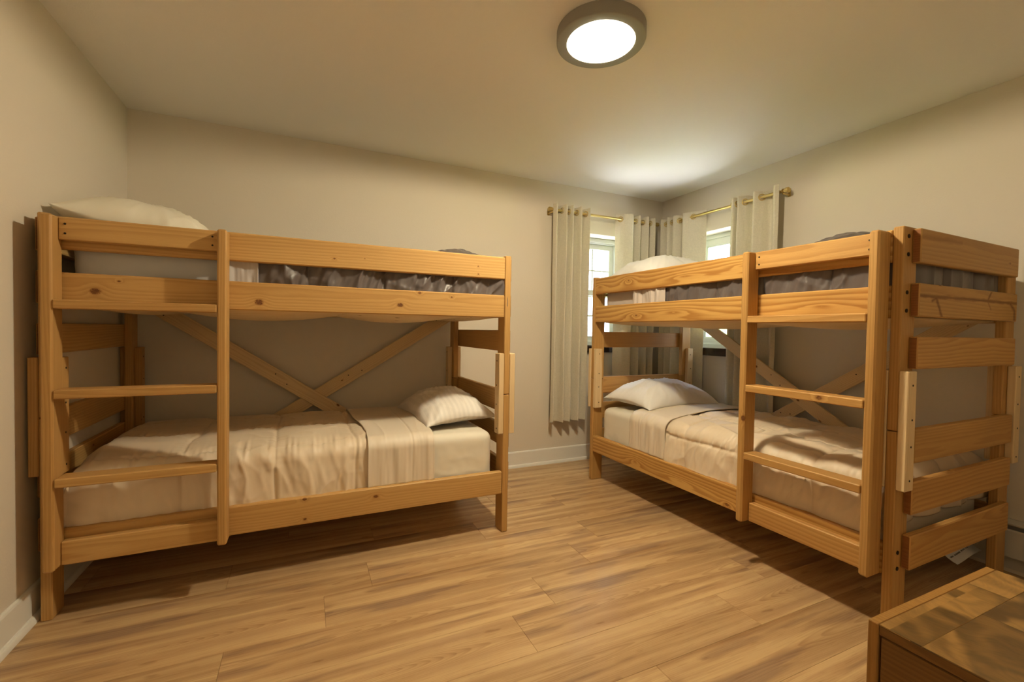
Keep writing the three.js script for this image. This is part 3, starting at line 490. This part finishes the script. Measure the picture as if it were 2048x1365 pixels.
curtain([0, 0, 0], 0, [[3.036, 0.1], [3.05, F], [3.085, 0.09], [3.1, B], [3.13, 0.08], [3.152, F], [3.172, 0.09], [3.185, B], [3.205, 0.085], [3.226, F], [3.252, 0.08], [3.268, B], [3.292, 0.085], [3.315, F], [3.345, 0.08], [3.362, B], [3.388, 0.085], [3.41, F - 0.01]], 'long linen curtain hanging nearest the left bunk bed, left of the back window', 1, (s) => -0.01 * s);
curtain([0, 0, 0], 0, [[3.765, 0.05], [3.8, 0.1], [3.835, F - 0.02], [3.905, F], [3.925, 0.08], [3.945, B], [3.975, 0.09], [3.998, F], [4.015, 0.09], [4.035, B], [4.07, 0.09], [4.1, F], [4.118, 0.09], [4.135, B], [4.16, 0.09], [4.186, F]], 'linen curtain on the right side of the back window, beside the room corner', 2);
const RW = [W, 0, 0], RT = -Math.PI / 2;
curtain(RW, RT, [[0.118, F], [0.15, 0.09], [0.17, B], [0.185, 0.09], [0.2, F], [0.228, 0.09], [0.245, B], [0.262, 0.09], [0.278, F], [0.325, 0.09], [0.35, B], [0.385, 0.09], [0.405, F], [0.45, 0.115], [0.5, 0.088], [0.56, 0.05], [0.6, B]], 'linen curtain on the left side of the right wall window, beside the room corner', 3, (s) => 0, 0.079);
curtain(RW, RT, [[0.872, B], [0.9, 0.085], [0.95, F], [0.965, 0.09], [0.975, B], [0.985, 0.09], [1.0, F], [1.04, 0.09], [1.075, B], [1.12, 0.09], [1.146, F], [1.19, 0.09], [1.235, B], [1.29, 0.09], [1.32, F], [1.352, F - 0.02]], 'linen curtain at the right end of the right wall rod, above the right bunk', 4, (s) => 0.015 * (s - 0.5), 0.079);
function rod(at, turn, a, b, label, ROD = 0.092) {
  const g = thing('curtain_rod', at, turn), tube = (name, r0, x0, x1, parent = g) => { const m = mesh(name, new THREE.CylinderGeometry(r0, r0, x1 - x0, 28), M.brass, parent); m.rotation.z = Math.PI / 2; m.position.set((x0 + x1) / 2, RODY, ROD); return m; };
  tube('rod', 0.0125, a, b);
  for (const [x, s] of [[a, -1], [b, 1]]) {
    const cap = mesh('finial', new THREE.LatheGeometry([[0, 0], [0.017, 0], [0.0205, 0.004], [0.0205, 0.026], [0.017, 0.031], [0, 0.033]].map((p) => new THREE.Vector2(...p)), 28), M.brass, g);
    cap.rotation.z = -s * Math.PI / 2; cap.position.set(x - s * 0.006, RODY, ROD);
    const k = x - s * 0.022, br = new THREE.Group(); br.name = 'bracket'; g.add(br);
    mesh('bracket_plate', plainBox([k - 0.011, RODY - 0.032, 0.0003], [k + 0.011, RODY + 0.032, 0.005], 0.002), M.brass, br);
    mesh('bracket_arm', plainBox([k - 0.005, RODY - 0.024, 0.005], [k + 0.005, RODY - 0.012, ROD + 0.004], 0.002), M.brass, br);
    const cup = mesh('bracket_ring', new THREE.TorusGeometry(0.0162, 0.0035, 8, 24), M.brass, br); cup.position.set(k, RODY, ROD); cup.rotation.y = Math.PI / 2;
  }
  return tag(g, label, 'curtain rod');
}
rod([0, 0, 0], 0, 3.02, 4.245, 'brass curtain rod above the back wall window');
rod(RW, RT, 0.1, 1.385, 'brass curtain rod above the right wall window', 0.079);

// ------------------------------------------------------------------ ceiling light
{
  const g = tag(thing('ceiling_light', [LAMP_AT[0], H, LAMP_AT[1]]), 'round flush ceiling light with a grey metal ring and glowing white diffuser', 'ceiling light');
  g.scale.y = 0.9;
  const V = (l) => l.map((p) => new THREE.Vector2(...p));
  mesh('metal_ring', new THREE.LatheGeometry(V([[0.19, -0.0005], [0.1975, -0.0005], [0.2, -0.004], [0.2, -0.0555], [0.199, -0.0583], [0.1965, -0.0598], [0.193, -0.0603], [0.155, -0.0600], [0.1522, -0.0592], [0.1512, -0.0575], [0.1512, -0.03], [0.19, -0.03], [0.19, -0.0005]].reverse()), 96), M.nickel, g);
  mesh('diffuser', new THREE.LatheGeometry(V([[0, -0.0675], [0.06, -0.0668], [0.11, -0.0652], [0.135, -0.0635], [0.1465, -0.061], [0.1505, -0.056], [0.1505, -0.032], [0, -0.032]].reverse()), 72), new THREE.MeshStandardMaterial({ name: 'lit_diffuser', color: 0xffffff, roughness: 0.6, emissive: new THREE.Color(1, 0.96, 0.86), emissiveIntensity: 7.0 }), g);
  const area = new THREE.RectAreaLight(LAMP, LAMP_POWER, 0.27, 0.27); area.name = 'lamp_glow'; area.position.set(0, -0.0685, 0); area.rotation.x = -Math.PI / 2; g.add(area);
  const bulb = new THREE.PointLight(LAMP, LAMP_GLOW); bulb.name = 'lamp_spread'; bulb.position.set(0, -0.049, 0); bulb.shadow.radius = 0.5; bulb.castShadow = true; g.add(bulb);
}

// ------------------------------------------------------------------ dresser in the near right corner
{
  const x0 = 2.028, x1 = 2.528, z0 = 3.14, z1 = 3.86, h = 0.68, t = 0.018;
  const walnut = [[172, 130, 70], [84, 60, 24]], vn = (seed) => {
    const m = texture(512, 512, (x, y, o) => { const s = x / 512 * 2.2 + seed * 7, q = y / 512 * 2.2; const wx = fbm(s * 1.6, q * 1.6, 3), wy = fbm(s * 1.6 + 30, q * 1.6, 3); const bands = 0.5 + 0.5 * Math.sin((s + wx * 2.6) * 5 + (q + wy * 2.2) * 3 + seed); const blotch = smooth(-0.05, 0.35, fbm(s * 1.1 + wy, q * 1.1 + wx, 4)); const fine = noise(s * 60 + wx * 20, q * 16); const m2 = clamp(0.08 + 0.3 * bands + 0.62 * blotch + 0.1 * fine + (seed === 3 ? 0.16 : seed === 2 ? -0.12 : 0)); for (let c = 0; c < 3; c++) o[c] = mix(walnut[0][c], walnut[1][c], m2); });
    return new THREE.MeshPhysicalMaterial({ name: 'burl_veneer', map: scaled(m, 2.4, 2.4), roughness: 0.38, clearcoat: 0.25, clearcoatRoughness: 0.35 });
  };
  const edgeWood = woodMaterials([{ seed: 41, light: [170, 126, 66], dark: [126, 86, 40], knots: 0, contrast: 0.25, ring: 0.006, depth: 0.06, swing: 0.02 }], 0.45);
  const dark = woodMaterials([{ seed: 42, light: [128, 90, 44], dark: [92, 60, 26], knots: 0, contrast: 0.3, ring: 0.008, depth: 0.05, swing: 0.04 }], 0.45)[0];
  const g = tag(thing('dresser', [x0, 0, z0]), 'low dark wooden dresser with a burl veneer top at the right foreground', 'dresser');
  const X = x1 - x0, Z = z1 - z0, b = (n, lo, hi, m, parent = g, c = 0.0015) => mesh(n, plainBox(lo, hi, c), m, parent);
  b('side_panel', [0, 0, 0], [X, h, t], edgeWood[0]); b('side_panel', [0, 0, Z - t], [X, h, Z], edgeWood[0]);
  const top = b('top_panel', [0.0005, h - 0.021, t + 0.0005], [X, h - 0.0022, Z - t - 0.0005], dark);
  const m = [vn(1), vn(2), vn(3), vn(4)], zc = [t + 0.0006, 0.085, 0.34, 0.52, Z - t - 0.0006];
  for (let i = 0; i < 4; i++) { const xc = i === 0 ? [0.0006, 0.36, X] : i % 2 ? [0.0006, 0.232, X] : [0.0006, 0.3, X]; for (let j = 0; j < 2; j++) { const v = b('veneer', [xc[j] + 0.0003, h - 0.0022, zc[i] + 0.0003], [xc[j + 1] - 0.0003, h, zc[i + 1] - 0.0003], m[[[3, 0], [1, 2], [0, 3], [2, 1]][i][j]], top, 0.0003); if ((i + j) % 2) { const uv = v.geometry.attributes.uv; for (let k = 0; k < uv.count; k++) uv.setXY(k, uv.getY(k), uv.getX(k)); } } }
  b('back_panel', [X - 0.008, 0.06, t + 0.0005], [X - 0.0005, h - 0.022, Z - t - 0.0005], dark);
  b('plinth', [0.02, 0, t + 0.0005], [0.04, 0.06, Z - t - 0.0005], dark);
  for (let k = 0; k < 3; k++) { const y1 = h - 0.0235 - k * 0.198, y0 = y1 - 0.192; const d = b('drawer', [0.003, y0, t + 0.003], [0.45, y1, Z - t - 0.003], dark, g, 0.002); for (const z of [Z * 0.3, Z * 0.7]) { const kn = mesh('knob', new THREE.LatheGeometry([[0, 0], [0.006, 0], [0.006, 0.012], [0.013, 0.018], [0.013, 0.024], [0, 0.027]].map((p) => new THREE.Vector2(...p)), 20), M.brass, d); kn.rotation.z = Math.PI / 2; kn.position.set(0.003, (y0 + y1) / 2, z); } }
}
// ------------------------------------------------------------------ electric baseboard heater
{
  const g = tag(thing('baseboard_heater', [W, 0, 2.05]), 'white metal baseboard heater on the right wall behind the right bunk', 'heater'), len = 1.75;
  const run = (pts) => { const e = extrude(pts, len); return e; };
  mesh('back_plate', run([[0, 0.02], [-0.004, 0.02], [-0.004, 0.285], [0, 0.285]]), M.heater, g);
  mesh('top_cover', run([[-0.004, 0.272], [-0.05, 0.262], [-0.057, 0.268], [-0.056, 0.274], [-0.012, 0.285], [-0.004, 0.285]]), M.heater, g);
  mesh('front_panel', run([[-0.058, 0.1], [-0.061, 0.1], [-0.061, 0.235], [-0.054, 0.243], [-0.052, 0.241], [-0.058, 0.234]]), M.heater, g);
  mesh('heating_element', run([[-0.0045, 0.11], [-0.05, 0.11], [-0.05, 0.2], [-0.0045, 0.2]]), M.black, g);
  for (const z of [-0.004, len - 0.001]) mesh('end_cap', extrude([[0, 0.018], [-0.063, 0.06], [-0.063, 0.272], [-0.058, 0.28], [0, 0.288]], 0.005).translate(0, 0, z), M.heater, g);
}
// ------------------------------------------------------------------ outdoors: lawn, eaves, trees and a neighbour's house
{
  const grassMap = texture(512, 512, (x, y, o) => { const a = fbm(x / 40, y / 40, 4), b = noise(x * 0.7, y * 0.3); o[0] = 128 + 40 * a + 16 * b; o[1] = 148 + 36 * a + 18 * b; o[2] = 66 + 22 * a + 8 * b; });
  const lawn = struct(mesh('lawn', new THREE.PlaneGeometry(90, 90, 2, 2).rotateX(-Math.PI / 2).translate(0, -0.5, 0), new THREE.MeshStandardMaterial({ name: 'grass', map: scaled(grassMap, 20, 20), roughness: 0.95 })));
  struct(mesh('patio_paving', plainBox([-2, -0.5, -3.4], [W + 3.6, -0.46, 6], 0.004), new THREE.MeshStandardMaterial({ name: 'concrete', map: scaled(texture(256, 256, (x, y, o) => { const v = 205 + 14 * fbm(x / 30, y / 30, 4) + 8 * noise(x / 1.5, y / 1.5); o[0] = v - 2; o[1] = v - 1; o[2] = v - 1; }), 0.5, 0.5), roughness: 0.9 })));
  const eave = struct(thing('eave_right', [0, 0, 0]));
  mesh('soffit', plainBox([W + DEEP + 0.001, 2.292, -0.9], [W + 0.76, 2.31, ZF + 0.4], 0.001), M.outside, eave);
  mesh('fascia', plainBox([W + 0.7605, 2.2, -0.9], [W + 0.785, 2.4, ZF + 0.4], 0.002), M.trim, eave);
  const roof = struct(thing('roof', [0, 0, 0]));
  mesh('roof_slab', plainBox([-0.9, H + 0.2005, -0.5], [W + 0.8, H + 0.32, ZF + 0.5], 0.004), new THREE.MeshStandardMaterial({ name: 'shingle', color: new THREE.Color(0.12, 0.12, 0.13), roughness: 0.95 }), roof);
  const bark = new THREE.MeshStandardMaterial({ name: 'bark', color: new THREE.Color(0.2, 0.15, 0.1), roughness: 0.95 }), leafM = [[0.3, 0.36, 0.16], [0.26, 0.33, 0.16]].map((c) => new THREE.MeshPhysicalMaterial({ name: 'leaf', color: new THREE.Color(...c), roughness: 0.8, side: THREE.DoubleSide, transmission: 0.3, thickness: 0 }));
  const leaf = new THREE.BufferGeometry(); leaf.setAttribute('position', new THREE.Float32BufferAttribute([0, 0, 0, 0.16, 0.1, 0.04, 0, 0.42, 0, -0.16, 0.1, 0.04], 3)); leaf.setIndex([0, 1, 2, 0, 2, 3]); leaf.computeVertexNormals();
  const r = rng(44);
  const tree = (x, z, hgt, rad, k, label) => {
    const t = tag(thing('tree', [x, -0.5, z]), label, 'tree', 'trees outside the windows');
    mesh('trunk', new THREE.LatheGeometry([[0, 0], [0.22, 0], [0.16, hgt * 0.3], [0.09, hgt * 0.7], [0, hgt * 0.85]].map((p) => new THREE.Vector2(...p)), 10), bark, t);
    const n = 1400, im = new THREE.InstancedMesh(leaf, leafM[k], n), m = new THREE.Matrix4(), e = new THREE.Euler(), q = new THREE.Quaternion(), s = new THREE.Vector3(), p = new THREE.Vector3();
    for (let i = 0; i < n; i++) { const th = r() * 6.283, ph = Math.acos(r() * 2 - 1), d = rad * Math.cbrt(0.25 + 0.75 * r()) * (0.8 + 0.3 * noise(th * 1.5 + x, ph * 2)); p.set(Math.sin(ph) * Math.cos(th) * d, hgt * 0.62 + Math.cos(ph) * d * 1.25, Math.sin(ph) * Math.sin(th) * d); q.setFromEuler(e.set(r() * 6, r() * 6, r() * 6)); const k2 = 0.8 + r() * 0.9; im.setMatrixAt(i, m.compose(p, q, s.set(k2, k2, k2))); }
    im.name = 'foliage'; im.userData.kind = 'stuff'; shadowed(im); t.add(im);
  };
  tree(9.5, -26, 6, 1.7, 0, 'leafy tree seen faintly through the back window'); tree(13.2, -28, 6.6, 1.9, 1, 'second leafy tree seen faintly through the back window');
  tree(27, -14, 6, 2.2, 0, 'leafy tree beyond the right wall window');
  const hs = tag(thing('neighbour_house', [19, -0.5, -13]), 'pale house with a grey roof seen through the right wall window', 'house');
  mesh('house_wall', plainBox([-3, 0, -3], [3, 2.9, 3], 0.01), M.outside, hs);
  const gable = extrude([[-3.5, 2.9], [3.5, 2.9], [0, 5]], 7); mesh('house_roof', gable.translate(0, 0, -3.5), new THREE.MeshStandardMaterial({ name: 'grey_shingle', color: new THREE.Color(0.1, 0.115, 0.13), roughness: 0.9 }), hs);
}
renderer.render(scene, camera);
